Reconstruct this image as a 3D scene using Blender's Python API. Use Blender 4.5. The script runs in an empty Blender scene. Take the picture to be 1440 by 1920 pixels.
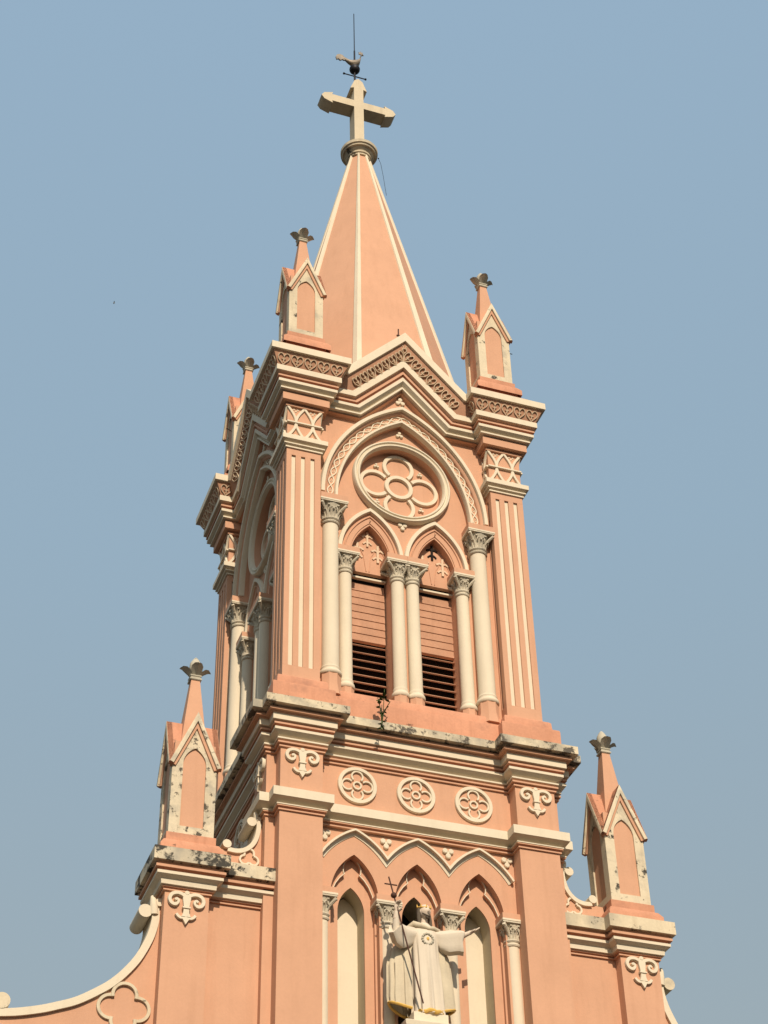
import bpy, math, random
from mathutils import Vector, Matrix
from mathutils.geometry import tessellate_polygon
random.seed(7)
sc = bpy.context.scene
PI = math.pi
S = 3.0                      # metres per plan unit (half the belfry width)
ZO = 22.613                  # height of the belfry sill above the ground

# ------------------------------------------------------------------ camera
cam = bpy.data.cameras.new('camera'); camo = bpy.data.objects.new('camera', cam)
sc.collection.objects.link(camo); sc.camera = camo
cx, cy, cz = -3.87687649, -10.85423003, -7.0043226
az, el, ro = 0.3569607, 0.6912012, -0.02583693
f = Vector((math.sin(az)*math.cos(el), math.cos(az)*math.cos(el), math.sin(el)))
r0 = Vector((math.cos(az), -math.sin(az), 0)); u0 = r0.cross(f)
r = math.cos(ro)*r0+math.sin(ro)*u0; u = -math.sin(ro)*r0+math.cos(ro)*u0
M3 = Matrix((r, u, -f)).transposed()
camo.matrix_world = Matrix.Translation((cx*S, cy*S, cz*S+ZO)) @ M3.to_4x4()
cam.sensor_fit = 'HORIZONTAL'; cam.sensor_width = 36; cam.lens = 3.28772166*1000/1440*36
cam.clip_start = 0.5; cam.clip_end = 20000
sc.render.resolution_x = 768; sc.render.resolution_y = 1024

# ------------------------------------------------------------------ sky, sun, exposure
SUN_EL, SUN_AZ = math.radians(36), math.radians(7)      # az: towards the left of the front normal
w = bpy.data.worlds.new('World'); sc.world = w; w.use_nodes = True
nt = w.node_tree; nt.nodes.clear()
N_ = nt.nodes.new; L_ = nt.links.new
sky = N_('ShaderNodeTexSky'); sky.sky_type = 'NISHITA'; sky.sun_disc = False
sky.sun_elevation = SUN_EL; sky.sun_rotation = PI+SUN_AZ
sky.altitude = 0; sky.air_density = 1.5; sky.dust_density = 2.0; sky.ozone_density = 1.0
# thin haze over the whole dome: greyer near the horizon, bluer overhead
tc = N_('ShaderNodeTexCoord'); sx_ = N_('ShaderNodeSeparateXYZ'); L_(tc.outputs['Generated'], sx_.inputs[0])
hz = N_('ShaderNodeValToRGB'); L_(sx_.outputs['Z'], hz.inputs[0]); e = hz.color_ramp.elements
SK = [(0.0, (.30, .30, .27)), (0.38, (.268, .318, .330)), (0.62, (.266, .366, .442)), (0.85, (.272, .390, .500))]
e[0].position = 0.0; e[0].color = (*SK[0][1], 1); e[1].position = 1.0; e[1].color = (.20, .32, .48, 1)
for p_, c_ in SK[1:]:
    q_ = e.new(p_); q_.color = (*c_, 1)
v1 = N_('ShaderNodeVectorMath'); v1.operation = 'SCALE'; v1.inputs['Scale'].default_value = 0.20; L_(sky.outputs[0], v1.inputs[0])
v2 = N_('ShaderNodeVectorMath'); v2.operation = 'SCALE'; v2.inputs['Scale'].default_value = 0.8/0.12; L_(hz.outputs[0], v2.inputs[0])
v3 = N_('ShaderNodeVectorMath'); v3.operation = 'ADD'; L_(v1.outputs[0], v3.inputs[0]); L_(v2.outputs[0], v3.inputs[1])
bg = N_('ShaderNodeBackground'); bg.inputs['Strength'].default_value = 0.12
out = N_('ShaderNodeOutputWorld'); L_(v3.outputs[0], bg.inputs[0]); L_(bg.outputs[0], out.inputs[0])
sl = bpy.data.lights.new('sun', 'SUN'); sl.energy = 3.7; sl.angle = math.radians(0.6); sl.color = (1.0, 0.85, 0.67)
so = bpy.data.objects.new('sun', sl); sc.collection.objects.link(so)
sd = Vector((-math.sin(SUN_AZ)*math.cos(SUN_EL), -math.cos(SUN_AZ)*math.cos(SUN_EL), math.sin(SUN_EL)))
so.rotation_euler = sd.to_track_quat('Z', 'Y').to_euler(); so.location = (-20, -60, 60)
sc.view_settings.view_transform = 'Standard'; sc.view_settings.look = 'None'
sc.view_settings.exposure = 0.32; sc.view_settings.gamma = 1.0

# ------------------------------------------------------------------ materials
def mat(name, col, rough=0.9, var=0.06, bump=0.15, scale=3.0, dirt=0.0, dcol=(0.06, 0.055, 0.045), dscale=2.2, streak=0.0, metal=0.0, spots=0.0):
    col = tuple(c*0.8 for c in col)
    m = bpy.data.materials.new(name); m.use_nodes = True
    n = m.node_tree.nodes; l = m.node_tree.links; b = n['Principled BSDF']
    b.inputs['Roughness'].default_value = rough; b.inputs['Metallic'].default_value = metal
    b.inputs['Specular IOR Level'].default_value = 0.25
    g = n.new('ShaderNodeNewGeometry')
    def noise(sc_, det=5, rg=0.6, vec=None):
        t = n.new('ShaderNodeTexNoise'); t.inputs['Scale'].default_value = sc_; t.inputs['Detail'].default_value = det
        t.inputs['Roughness'].default_value = rg; l.new(vec or g.outputs['Position'], t.inputs['Vector']); return t
    def ramp(src, a, b_, ca=(0, 0, 0, 1), cb=(1, 1, 1, 1)):
        t = n.new('ShaderNodeValToRGB'); t.color_ramp.elements[0].position = a; t.color_ramp.elements[1].position = b_
        t.color_ramp.elements[0].color = ca; t.color_ramp.elements[1].color = cb; l.new(src, t.inputs[0]); return t
    def mix(fac, a, b_, mode='MIX'):
        t = n.new('ShaderNodeMix'); t.data_type = 'RGBA'; t.blend_type = mode
        for s_, v in ((0, fac), (6, a), (7, b_)):
            if hasattr(v, 'is_linked') or hasattr(v, 'links'): l.new(v, t.inputs[s_])
            else: t.inputs[s_].default_value = v if not isinstance(v, tuple) else (*v[:3], 1)
        return t.outputs[2]
    lo = tuple(c*(1-var) for c in col); hi = tuple(min(1, c*(1+var)) for c in col)
    n1 = noise(scale*0.35, 6); r1 = ramp(n1.outputs[0], 0.3, 0.7, (*lo, 1), (*hi, 1)); c = r1.outputs[0]
    # fine mottling and faint rain wash
    n2 = noise(scale*6, 4); r2 = ramp(n2.outputs[0], 0.35, 0.65, (1-var*0.7,)*3+(1,), (1, 1, 1, 1)); c = mix(1.0, c, r2.outputs[0], 'MULTIPLY')
    if streak > 0:
        mp = n.new('ShaderNodeMapping'); mp.inputs['Scale'].default_value = (4.0, 4.0, 0.35); l.new(g.outputs['Position'], mp.inputs[0])
        n4 = noise(1.3, 5, 0.65, mp.outputs[0]); r4 = ramp(n4.outputs[0], 0.5, 0.78)
        k = n.new('ShaderNodeMath'); k.operation = 'MULTIPLY'; k.inputs[1].default_value = streak; l.new(r4.outputs[0], k.inputs[0])
        c = mix(k.outputs[0], c, tuple(v*q for v, q in zip(col, (0.62, 0.56, 0.5))))
    if spots > 0:
        n6 = noise(7, 3, 0.7); r6 = ramp(n6.outputs[0], 0.70, 0.74)
        k = n.new('ShaderNodeMath'); k.operation = 'MULTIPLY'; k.inputs[1].default_value = spots; l.new(r6.outputs[0], k.inputs[0])
        c = mix(k.outputs[0], c, tuple(v*0.45 for v in col))
    if dirt > 0:
        n3 = noise(dscale, 8, 0.72); e = 0.66-0.22*dirt
        r3 = ramp(n3.outputs[0], e, e+0.05); n5 = noise(dscale*0.6, 4, 0.6); r5 = ramp(n5.outputs[0], 0.62-0.25*dirt, 0.85-0.25*dirt)
        c = mix(r5.outputs[0], c, tuple(v*0.62 for v in (col[0]*0.85, col[1]*0.9, col[2])))
        c = mix(r3.outputs[0], c, dcol)
    l.new(c, b.inputs['Base Color'])
    bp = n.new('ShaderNodeBump'); bp.inputs['Strength'].default_value = bump; bp.inputs['Distance'].default_value = 0.02
    nb = noise(scale*8, 5); l.new(nb.outputs[0], bp.inputs['Height']); l.new(bp.outputs[0], b.inputs['Normal'])
    return m
PK = (0.725, 0.410, 0.262); CR = (0.85, 0.745, 0.57)
PINK = mat('pink_stucco', PK, var=0.05, streak=0.22, spots=0.0)
CREAM = mat('cream_paint', CR, var=0.04, streak=0.18)
CREAMW = mat('weathered_cream', (0.80, 0.68, 0.48), var=0.10, dirt=0.42, dscale=1.5, streak=0.5)
CREAMB = mat('mouldy_cream', (0.80, 0.69, 0.50), var=0.12, dirt=0.72, dscale=2.4, streak=0.4)
CREAMS = mat('speckled_cream', (0.80, 0.69, 0.50), var=0.10, dirt=0.33, dscale=3.2, streak=0.5)
CREAMP = mat('mould_speckled_cream', (0.80, 0.69, 0.50), var=0.12, dirt=0.52, dscale=4.5, streak=0.5, dcol=(0.10, 0.085, 0.065))
CREAMC = mat('grimy_cream', (0.78, 0.67, 0.48), var=0.14, dirt=0.62, dscale=3.2, streak=0.6, dcol=(0.11, 0.095, 0.075))
STONE = mat('grey_stone', (0.62, 0.57, 0.45), var=0.18, scale=6, dirt=0.15, dscale=3.5, bump=0.3)
CAPST = mat('carved_stone', (0.74, 0.66, 0.51), var=0.22, scale=9, bump=0.5, dirt=0.12, dscale=6)
PINKW = mat('worn_pink_stucco', (0.70, 0.34, 0.21), var=0.12, streak=0.4, dirt=0.18, dscale=2.2, dcol=(0.16, 0.09, 0.06))
WOOD = mat('louvre_paint', (0.60, 0.33, 0.21), var=0.14, scale=5, streak=0.3)
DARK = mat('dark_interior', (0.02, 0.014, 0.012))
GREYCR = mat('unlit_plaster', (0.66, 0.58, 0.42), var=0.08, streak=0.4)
IRON = mat('black_iron', (0.03, 0.03, 0.035), rough=0.5, metal=0.6)
RUST = mat('rusty_iron', (0.10, 0.045, 0.03), rough=0.7)
WHITE = mat('statue_white', (0.80, 0.70, 0.56), var=0.05, streak=0.3, scale=5)
MANTLE = mat('statue_mantle', (0.72, 0.62, 0.45), var=0.10, streak=0.5, scale=5)
GOLD = mat('gilding', (0.80, 0.50, 0.12), rough=0.45, var=0.1)
SKIN = mat('painted_skin', (0.80, 0.66, 0.52), var=0.06)
HAIR = mat('painted_hair', (0.12, 0.095, 0.07), var=0.2)
LEAF = mat('weed_leaf', (0.07, 0.11, 0.03), var=0.3)
TIN = mat('weathered_tin', (0.33, 0.28, 0.22), rough=0.55, var=0.35, scale=12, metal=0.2)
GROUND = mat('asphalt_paving', (0.052, 0.046, 0.042), var=0.15, scale=0.6)

# ------------------------------------------------------------------ mesh helper
class MB:
    def __init__(s): s.v = []; s.f = []; s.m = []; s.mats = []; s.frame()
    def frame(s, O=(0, 0, 0), U=(1, 0, 0), N=(0, 1, 0), V=(0, 0, 1)):
        s.O, s.U, s.N, s.V = Vector(O), Vector(U), Vector(N), Vector(V); return s
    def pt(s, x, y, z): s.v.append(s.O+s.U*x+s.N*y+s.V*z); return len(s.v)-1
    def mi(s, m):
        if m not in s.mats: s.mats.append(m)
        return s.mats.index(m)
    def face(s, idx, m): s.f.append(idx); s.m.append(s.mi(m))
    def box(s, x0, x1, y0, y1, z0, z1, m, top=None):
        i = [s.pt(x, y, z) for z in (z0, z1) for y in (y0, y1) for x in (x0, x1)]
        for q in ((0, 1, 3, 2), (0, 1, 5, 4), (1, 3, 7, 5), (3, 2, 6, 7), (2, 0, 4, 6)): s.face([i[k] for k in q], m)
        s.face([i[k] for k in (4, 5, 7, 6)], top or m)
    def plate(s, loops, y0, y1, m, edge=None):
        """polygon with holes in x,z; front at y0, back at y1"""
        edge = edge or m
        tri = tessellate_polygon([[Vector((p[0], p[1], 0)) for p in lp] for lp in loops])
        fr = [s.pt(p[0], y0, p[1]) for lp in loops for p in lp]; bk = [s.pt(p[0], y1, p[1]) for lp in loops for p in lp]
        for t in tri: s.face([fr[k] for k in t], m); s.face([bk[k] for k in reversed(t)], m)
        k = 0
        for li, lp in enumerate(loops):
            n = len(lp)
            for i in range(n):
                a, b = k+i, k+(i+1) % n; s.face([fr[a], fr[b], bk[b], bk[a]], m if li == 0 else edge)
            k += n
    def sweep(s, path, prof, closed=False, mats=None):
        """path in x,z; prof = [(offset to the left, y)], mats per profile segment"""
        n = len(path); P = [Vector(p) for p in path]; rows = []
        for i in range(n):
            a = P[i-1] if (i > 0 or closed) else None; b = P[(i+1) % n] if (i < n-1 or closed) else None
            d1 = (P[i]-a).normalized() if a is not None else (b-P[i]).normalized()
            d2 = (b-P[i]).normalized() if b is not None else d1
            n1 = Vector((-d1.y, d1.x)); n2 = Vector((-d2.y, d2.x)); mm = n1+n2
            mm = mm/ max(0.25, mm.dot(n1)) if mm.length > 1e-6 else n1
            rows.append([s.pt(P[i].x+mm.x*o, y, P[i].y+mm.y*o) for o, y in prof])
        mats = mats if isinstance(mats, (list, tuple)) else [mats]*(len(prof)-1)
        for i in range(n if closed else n-1):
            A, B = rows[i], rows[(i+1) % n]
            for j in range(len(prof)-1): s.face([A[j], B[j], B[j+1], A[j+1]], mats[j])
        if not closed:
            s.face(rows[0], mats[0]); s.face(rows[-1][::-1], mats[0])
    def stroke(s, path, wd, y0, y1, m, closed=False):
        h = wd/2; ym = y1+(y0-y1)*0.35
        s.sweep(path, [(-h, y0), (-h, y1+(y0-y1)*.2), (-h*.82, y1), (h*.82, y1), (h, y1+(y0-y1)*.2), (h, y0)], closed, m)
    def lathe(s, x, y, prof, m, n=24, mats=None, a0=0.0, sq=None):
        rows = []
        for rr, z in prof:
            rows.append([s.pt(x+rr*math.cos(a0+2*PI*k/n), y+rr*math.sin(a0+2*PI*k/n), z) for k in range(n)])
        for j in range(len(rows)-1):
            for k in range(n): s.face([rows[j][k], rows[j][(k+1) % n], rows[j+1][(k+1) % n], rows[j+1][k]], (mats[j] if mats else m))
        s.face(rows[0][::-1], mats[0] if mats else m); s.face(rows[-1], mats[-1] if mats else m)
    def loft(s, poly, prof, mats, cap_top=True, cap_bot=False):
        """closed CCW plan polygon, prof = [(outward offset, z)]"""
        n = len(poly); P = [Vector(p) for p in poly]; rows = []
        for d, z in prof:
            row = []
            for i in range(n):
                d1 = (P[i]-P[i-1]).normalized(); d2 = (P[(i+1) % n]-P[i]).normalized()
                n1 = Vector((d1.y, -d1.x)); n2 = Vector((d2.y, -d2.x)); mm = n1+n2; mm = mm/max(.25, mm.dot(n1))
                row.append(s.pt(P[i].x+mm.x*d, P[i].y+mm.y*d, z))
            rows.append(row)
        mats = mats if isinstance(mats, (list, tuple)) else [mats]*(len(prof)-1)
        for j in range(len(rows)-1):
            for k in range(n): s.face([rows[j][k], rows[j][(k+1) % n], rows[j+1][(k+1) % n], rows[j+1][k]], mats[j])
        for on, row, mt in ((cap_top, rows[-1], mats[-1]), (cap_bot, rows[0][::-1], mats[0])):
            if on:
                t = tessellate_polygon([[s.v[i] for i in row]])
                for q in t: s.face([row[k] for k in q], mt)
    def tube(s, pts, rad, m, n=8):
        rows = []; P = [Vector(p) for p in pts]; rad = rad if isinstance(rad, (list, tuple)) else [rad]*len(P)
        ref = None
        for i, p in enumerate(P):
            d = (P[min(i+1, len(P)-1)]-P[max(i-1, 0)]).normalized()
            if ref is None: ref = Vector((0, 0, 1)) if abs(d.z) < .9 else Vector((1, 0, 0))
            a = d.cross(ref).normalized(); b = d.cross(a).normalized(); ref = b.cross(d)*-1 if False else ref
            rows.append([s.pt(*(p+(a*math.cos(2*PI*k/n)+b*math.sin(2*PI*k/n))*rad[i])) for k in range(n)])
        for i in range(len(rows)-1):
            for k in range(n): s.face([rows[i][k], rows[i][(k+1) % n], rows[i+1][(k+1) % n], rows[i+1][k]], m)
        s.face(rows[0][::-1], m); s.face(rows[-1], m)
    def ball(s, c, rx, ry, rz, m, n=12, k=8, shape=None):
        rows = []
        for j in range(k+1):
            t = PI*j/k; row = []
            for i in range(n):
                a = 2*PI*i/n; x, y, z = math.sin(t)*math.cos(a), math.sin(t)*math.sin(a), math.cos(t)
                if shape: x, y, z = shape(x, y, z)
                row.append(s.pt(c[0]+rx*x, c[1]+ry*y, c[2]+rz*z))
            rows.append(row)
        for j in range(k):
            for i in range(n): s.face([rows[j][i], rows[j][(i+1) % n], rows[j+1][(i+1) % n], rows[j+1][i]], m)
    def mesh(s, name):
        import bmesh
        me = bpy.data.meshes.new(name); me.from_pydata([tuple(v*S) for v in s.v], [], s.f)
        for m in s.mats: me.materials.append(m)
        me.polygons.foreach_set('material_index', s.m); me.update()
        bm = bmesh.new(); bm.from_mesh(me); bmesh.ops.remove_doubles(bm, verts=bm.verts, dist=0.0004)
        bmesh.ops.recalc_face_normals(bm, faces=bm.faces); bm.to_mesh(me); bm.free()
        me.shade_smooth(); me.set_sharp_from_angle(angle=math.radians(38)); return me
    def build(s, name, parent, loc=(0, 0, 0), rz=0.0, label=None, group=None):
        return link(name, s.mesh(name), parent, loc, rz, label, group)

def link(name, me, parent, loc=(0, 0, 0), rz=0.0, label=None, group=None):
    o = bpy.data.objects.new(name, me); sc.collection.objects.link(o); o.parent = parent
    o.location = Vector(loc)*S if parent is None or parent.get('is_root') is None else Vector(loc)*S+Vector((0, 0, ZO))
    o.rotation_euler.z = rz
    if label: o['label'] = label
    if group: o['group'] = group
    return o
def thing(name, label, cat, base=None, group=None):
    o = bpy.data.objects.new(name, None); sc.collection.objects.link(o); o.empty_display_size = 0.3
    o['label'] = label; o['category'] = cat
    if group: o['group'] = group
    if base is not None: o.location = Vector(base)*S+Vector((0, 0, ZO))
    return o
def copy_tree(o, parent, rz=None, loc=None, name=None):
    c = o.copy(); sc.collection.objects.link(c); c.parent = parent
    if rz is not None: c.rotation_euler.z = rz
    if loc is not None: c.location = loc
    for ch in list(o.children): copy_tree(ch, c)
    return c

def arc(cx_, cz_, R, a0, a1, n=16): return [(cx_+R*math.cos(a0+(a1-a0)*k/n), cz_+R*math.sin(a0+(a1-a0)*k/n)) for k in range(n+1)]
def pointed(cx_, w_, zs, za, n=14, legs=None):
    """left spring -> apex -> right spring"""
    h = za-zs; R = (w_*w_+h*h)/(2*w_); th = math.atan2(h, R-w_)
    L = arc(cx_-w_+R, zs, R, PI, PI-th, n); Rr = [(2*cx_-x, z) for x, z in L[::-1]][1:]
    p = L+Rr
    if legs is not None: p = [(cx_-w_, legs)]+p+[(cx_+w_, legs)]
    return p
def inset(cx_, w_, zs, za, d, n=14, legs=None):
    h = za-zs; R = (w_*w_+h*h)/(2*w_); c = R-w_; R2 = R-d; return pointed(cx_, w_-d, zs, zs+math.sqrt(R2*R2-c*c), n, legs)
def smooth(pts, n=6):
    out_ = []
    for i in range(len(pts)-1):
        p0 = pts[max(i-1, 0)]; p1 = pts[i]; p2 = pts[i+1]; p3 = pts[min(i+2, len(pts)-1)]
        for k in range(n):
            t = k/n
            out_.append(tuple(.5*((2*p1[j])+(-p0[j]+p2[j])*t+(2*p0[j]-5*p1[j]+4*p2[j]-p3[j])*t*t+(-p0[j]+3*p1[j]-3*p2[j]+p3[j])*t**3) for j in (0, 1)))
    out_.append(pts[-1]); return out_
def rotk(k): return -k*PI/2

# ================================================================== GROUND
def ground():
    b = MB(); R = 900.0; zg = -ZO/S
    n = 48
    i = [b.pt(R*math.cos(2*PI*k/n), R*math.sin(2*PI*k/n), zg) for k in range(n)]; b.face(i, GROUND)
    o = b.build('ground', None, (0, 0, 0)); o.location = (0, 0, ZO); o['kind'] = 'structure'
ground()

church = thing('church_tower', 'pink and cream Gothic church bell tower with flanking buttress wings and pointed spire', 'church')
church['is_root'] = 1
ROOT = church

# ================================================================== BELFRY
FC = [0, 1, 2, 3]
ZB = -0.31
def belfry_wall():
    b = MB()
    # outer skin with the great pointed opening
    big = inset(0, .706, 1.83, 2.92, .151, legs=None)
    hole = [(-.555, -.02)]+big+[(.555, -.02)]
    outer = [(-.725, -.02), (-.555, -.02)]+big+[(.555, -.02), (.725, -.02), (.725, 2.70), (.60, 2.72), (0, 3.45), (-.60, 2.72), (-.725, 2.70)]
    b.plate([outer], -.90, -.80, PINK)
    # inner skin: round window and twin lancets
    sub = [pointed(cx_, .163, 1.31, 1.655, 12) for cx_ in (-.27, .27)]
    circ = arc(0, 2.15, .366, 0, 2*PI, 48)[:-1]
    ho = [(-.60, -.02)]
    for p in sub:
        ho += [(p[0][0], -.02)]+p+[(p[-1][0], -.02)]
    ho += [(.60, -.02), (.60, 2.5), (.35, 2.82), (-.35, 2.82), (-.60, 2.5)]
    b.plate([ho, circ], -.855, -.70, PINK)
    return b
def face_parts(k):
    rz = rotk(k); full = k in (0, 1)
    return rz, full
wall0 = belfry_wall().build('belfry_wall', church)
for k in (1, 2, 3): copy_tree(wall0, church, rotk(k))
# dark belfry chamber
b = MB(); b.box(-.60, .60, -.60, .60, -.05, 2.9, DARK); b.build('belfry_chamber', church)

# corner piers with fluting
def pier_mesh():
    b = MB(); c = .86; h = .14
    z1 = 2.16
    def side(fr):
        b.frame(*fr)
        xs = [-.14, -.1005, -.0635, -.0225, .0125, .0595, .0925, .14]
        xs = [-.14, -.099, -.065, -.022, .012, .056, .090, .14]
        for i in range(0, 8, 2): b.box(xs[i], xs[i+1], -h, -h+.02, .10, 2.085, PINK)
        b.box(-.14, .14, -h, -h+.02, -.01, .0995, PINK); b.box(-.14, .14, -h, -h+.02, 2.0855, z1, PINK)
        for i in range(1, 7, 2): b.box(xs[i]-.002, xs[i+1]+.002, -h+.014, -h+.021, .098, 2.087, CREAM)
    for q in range(4):
        a = q*PI/2; side(((0, 0, 0), (math.cos(a), math.sin(a), 0), (-math.sin(a), math.cos(a), 0), (0, 0, 1)))
    b.frame(); b.box(-h+.019, h-.019, -h+.019, h-.019, -.01, 2.6, PINK)
    return b
SQ = [(-.14, -.14), (.14, -.14), (.14, .14), (-.14, .14)]
pier_me = pier_mesh().mesh('corner_pilaster')
def cap_slab():
    b = MB(); b.loft(SQ, [(-.01, 2.148), (.012, 2.15), (.012, 2.163), (.002, 2.165), (.002, 2.170), (.026, 2.179), (.026, 2.190), (.012, 2.192), (.012, 2.198), (.046, 2.214), (.046, 2.258), (-.01, 2.263)], CREAM); return b
cap_me = cap_slab().mesh('pilaster_cap')
def lattice():
    b = MB(); b.box(-.139, .139, -.139, .139, 2.25, 2.60, PINK)
    for q in range(4):
        a = q*PI/2; b.frame((0, 0, 0), (math.cos(a), math.sin(a), 0), (-math.sin(a), math.cos(a), 0), (0, 0, 1))
        y0, y1 = -.137, -.153; z0, z1, zm = 2.262, 2.585, 2.42; H = (z1-z0)/2
        def half(cx_, sgn, a0=0., a1=1.):
            return [(cx_+sgn*.070*math.sin(PI*t), z0+(z1-z0)*t) for t in [a0+(a1-a0)*i/14 for i in range(15)]]
        b.stroke(half(0, -1), .023, y0, y1, CREAM); b.stroke(half(0, 1), .023, y0, y1-.0015, CREAM)
        b.stroke(half(-.139, 1), .023, y0, y1-.001, CREAM); b.stroke(half(.139, -1), .023, y0, y1-.0022, CREAM)
        b.stroke([(-.145, zm), (.145, zm)], .016, y0, y1-.008, CREAM)
        for x in (-.07, .07):
            for z, s_ in ((z1-.026, 1), (z0+.024, -1)):
                for dx, dz in ((-.016, .006*s_), (.016, .006*s_), (0, -.012*s_)):
                    b.ball((x+dx, y0, z+dz), .010, .009, .010, CREAM, 8, 5)
    b.frame(); return b
lat_me = lattice().mesh('lattice_capital')
# stepped cornice block over every corner pier
FRZ = mat('frieze_ground', (0.60, 0.33, 0.21), var=0.08, streak=0.3)
TOPP = [(-.01, 2.583, PINK), (.018, 2.585, PINK), (.020, 2.600, PINK), (.008, 2.602, PINK), (.008, 2.617, PINK), (.055, 2.619, PINK), (.055, 2.688, PINK), (.046, 2.690, PINK), (.046, 2.705, CREAM),
        (.082, 2.707, CREAM), (.082, 2.722, CREAM), (.066, 2.722, CREAM), (.066, 2.732, CREAM), (.107, 2.754, CREAM), (.107, 2.782, PINK), (.094, 2.784, PINK), (.094, 2.800, PINK), (.114, 2.802, PINK), (.114, 2.818, PINK),
        (.102, 2.820, PINK), (.102, 2.845, CREAM), (.134, 2.847, CREAM), (.134, 2.902, PINK), (.124, 2.905, FRZ), (.172, 3.008, FRZ), (.174, 3.016, FRZ), (.174, 3.019, CREAM), (.197, 3.020, CREAM), (.197, 3.086, CREAM), (.0, 3.098, CREAM)]
tp = [(d, z) for d, z, m in TOPP]; tm = [m for d, z, m in TOPP][:-1]
b = MB(); b.loft(SQ, tp, tm); block_me = b.mesh('cornice_block')
def hearts(b, O, U, V, N, n, step, sc_=1.0, m=PINK):
    b.frame(O, U, N, V)
    for i in range(n):
        x = (i-(n-1)/2)*step; w_ = step*.5
        hp = [(0, .074), (-.18, .092), (-.45, .100), (-.74, .092), (-.86, .070), (-.74, .048), (-.42, .030), (0, .006)]
        p = smooth([(x+w_*q, z) for q, z in hp], 2); p = p+[(2*x-q, z) for q, z in p[::-1]][1:-1]
        b.stroke(p, .0075, .002, -.009, HEART, True)
        b.stroke([(x, .026), (x, .066)], .009, .002, -.009, HEART)
        b.stroke([(x-.017, .056), (x, .048), (x+.017, .056)], .007, .002, -.007, HEART)
    b.frame()
HEART = mat('frieze_relief', (0.80, 0.62, 0.43), var=0.1)
dN = Vector((0, -.048, .103)); LN = dN.length; Vf = dN/LN
b = MB()
for q in (0, 1, 2, 3):
    a = q*PI/2; U = Vector((math.cos(a), math.sin(a), 0)); Nn = Vector((-math.sin(a), math.cos(a), 0))
    V = Nn*Vf.y+Vector((0, 0, 1))*Vf.z; NN = (Nn*Vf.z-Vector((0, 0, 1))*Vf.y)
    hearts(b, Nn*(-.14-.124)+Vector((0, 0, 2.905)), U, V, NN, 5, .112)
heart_me = b.mesh('heart_frieze')
CORN = [(-1, -1), (1, -1), (-1, 1), (1, 1)]
for sx, sy in CORN:
    p = link('corner_pilaster', pier_me, church, (sx*.86, sy*.86, 0), group='fluted corner pilasters')
    link('pilaster_cap', cap_me, p); link('lattice_capital', lat_me, p)
    cb = link('cornice_block', block_me, church, (sx*.86, sy*.86, 0), group='corner blocks of the top cornice')
    link('heart_frieze', heart_me, cb)

# raking cornice of the gables
GP = [(-.66, 3.09), (-.537, 3.09), (0, 3.665), (.537, 3.09), (.66, 3.09)]
def gable():
    b = MB()
    prof = [(-(3.09-z), -(.89+d)) for d, z, m in TOPP if z > 2.67 and z < 3.09]
    mats = [m for d, z, m in TOPP if z > 2.67 and z < 3.09][:-1]
    prof = [(-.406, -.80), (-.406, -.908), (-.402, -.912)]+prof+[(0, -.60)]
    mats = [PINK, PINK, PINK]+mats+[CREAM]
    b.sweep(GP, prof, False, mats)
    return b
gab = gable().build('gable_cornice', church)
b = MB()
s_ = Vector((.537, 0, .575)).normalized(); 
for sg in (-1, 1):
    U = Vector((s_.x, 0, -sg*s_.z)) ; 
    # frame along the rake: origin at the rake middle, V points up-outwards and leans forward
    up = Vector((sg*s_.z, 0, s_.x)); U = up.cross(Vector((0, 1, 0))).normalized()*-1
    V = (up*.103+Vector((0, -.048, 0))); V.normalize(); NN = Vector((0, 1, 0))*V.dot(up)+up*(.048/LN)
    mid = Vector((sg*.2585, -(.89+.124), 3.3675))-up*.185
    hearts(b, mid+Vector((sg*.036, 0, -.039)), U, V, NN, 8, .094)
gf = b.build('heart_frieze', gab)
for k in (1, 2, 3): copy_tree(gab, church, rotk(k))

# mouldings of the great arch, guilloche and round window
def arch_mould():
    b = MB(); P0 = pointed(0, .706, 1.83, 2.92, 26)
    b.sweep(P0, [(0, -.89), (0, -.945), (-.006, -.958), (-.034, -.958), (-.038, -.945), (-.038, -.932), (-.055, -.925), (-.062, -.915), (-.062, -.89)], False,
            [CREAM, CREAM, CREAM, CREAM, CREAM, PINK, PINK, PINK])
    P1 = inset(0, .706, 1.83, 2.92, .124, 26)
    b.sweep(P1, [(0, -.89), (0, -.925), (-.006, -.936), (-.024, -.936), (-.028, -.925), (-.030, -.905), (-.030, -.89)], False, CREAM)
    return b
def guilloche():
    b = MB(); cx_ = .488; R = 1.101; th = math.acos(cx_/R); L = R*th; n = 12
    for sg in (-1, 1):
        for ph in (0, PI):
            pts = []
            for i in range(n*8+1):
                t = i/(n*8); a = PI-th*t; rr = R+.022*math.sin(n*PI*t+ph)
                pts.append((sg*(-1)*(-(cx_+rr*math.cos(a))) if sg == 1 else (cx_+rr*math.cos(a)), 1.84+rr*math.sin(a)))
            if sg == 1: pts = [(-x, z) for x, z in [((cx_+0)*0+x*-1*-1, z) for x, z in pts]]
            b.stroke(pts, .0105, -.898, -.907-(.002 if ph else 0), CREAM)
        for i in range(n):
            a = PI-th*(i+.5)/n; x = cx_+R*math.cos(a); z = 1.84+R*math.sin(a)
            if sg == 1: x = -x
            b.stroke(arc(x, z, .0095, .6+a, .6+a+4.2, 8), .0045, -.898, -.904, CREAM)
    return b
def ring_mould():
    b = MB(); C = arc(0, 2.15, .414, 0, 2*PI, 64)[:-1]
    b.sweep(C, [(0, -.85), (0, -.895), (.008, -.908), (.018, -.908), (.024, -.897), (.034, -.893), (.040, -.905), (.050, -.905), (.058, -.893), (.062, -.870), (.062, -.790)], True, [CREAM]*9+[PINK])
    return b
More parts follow.
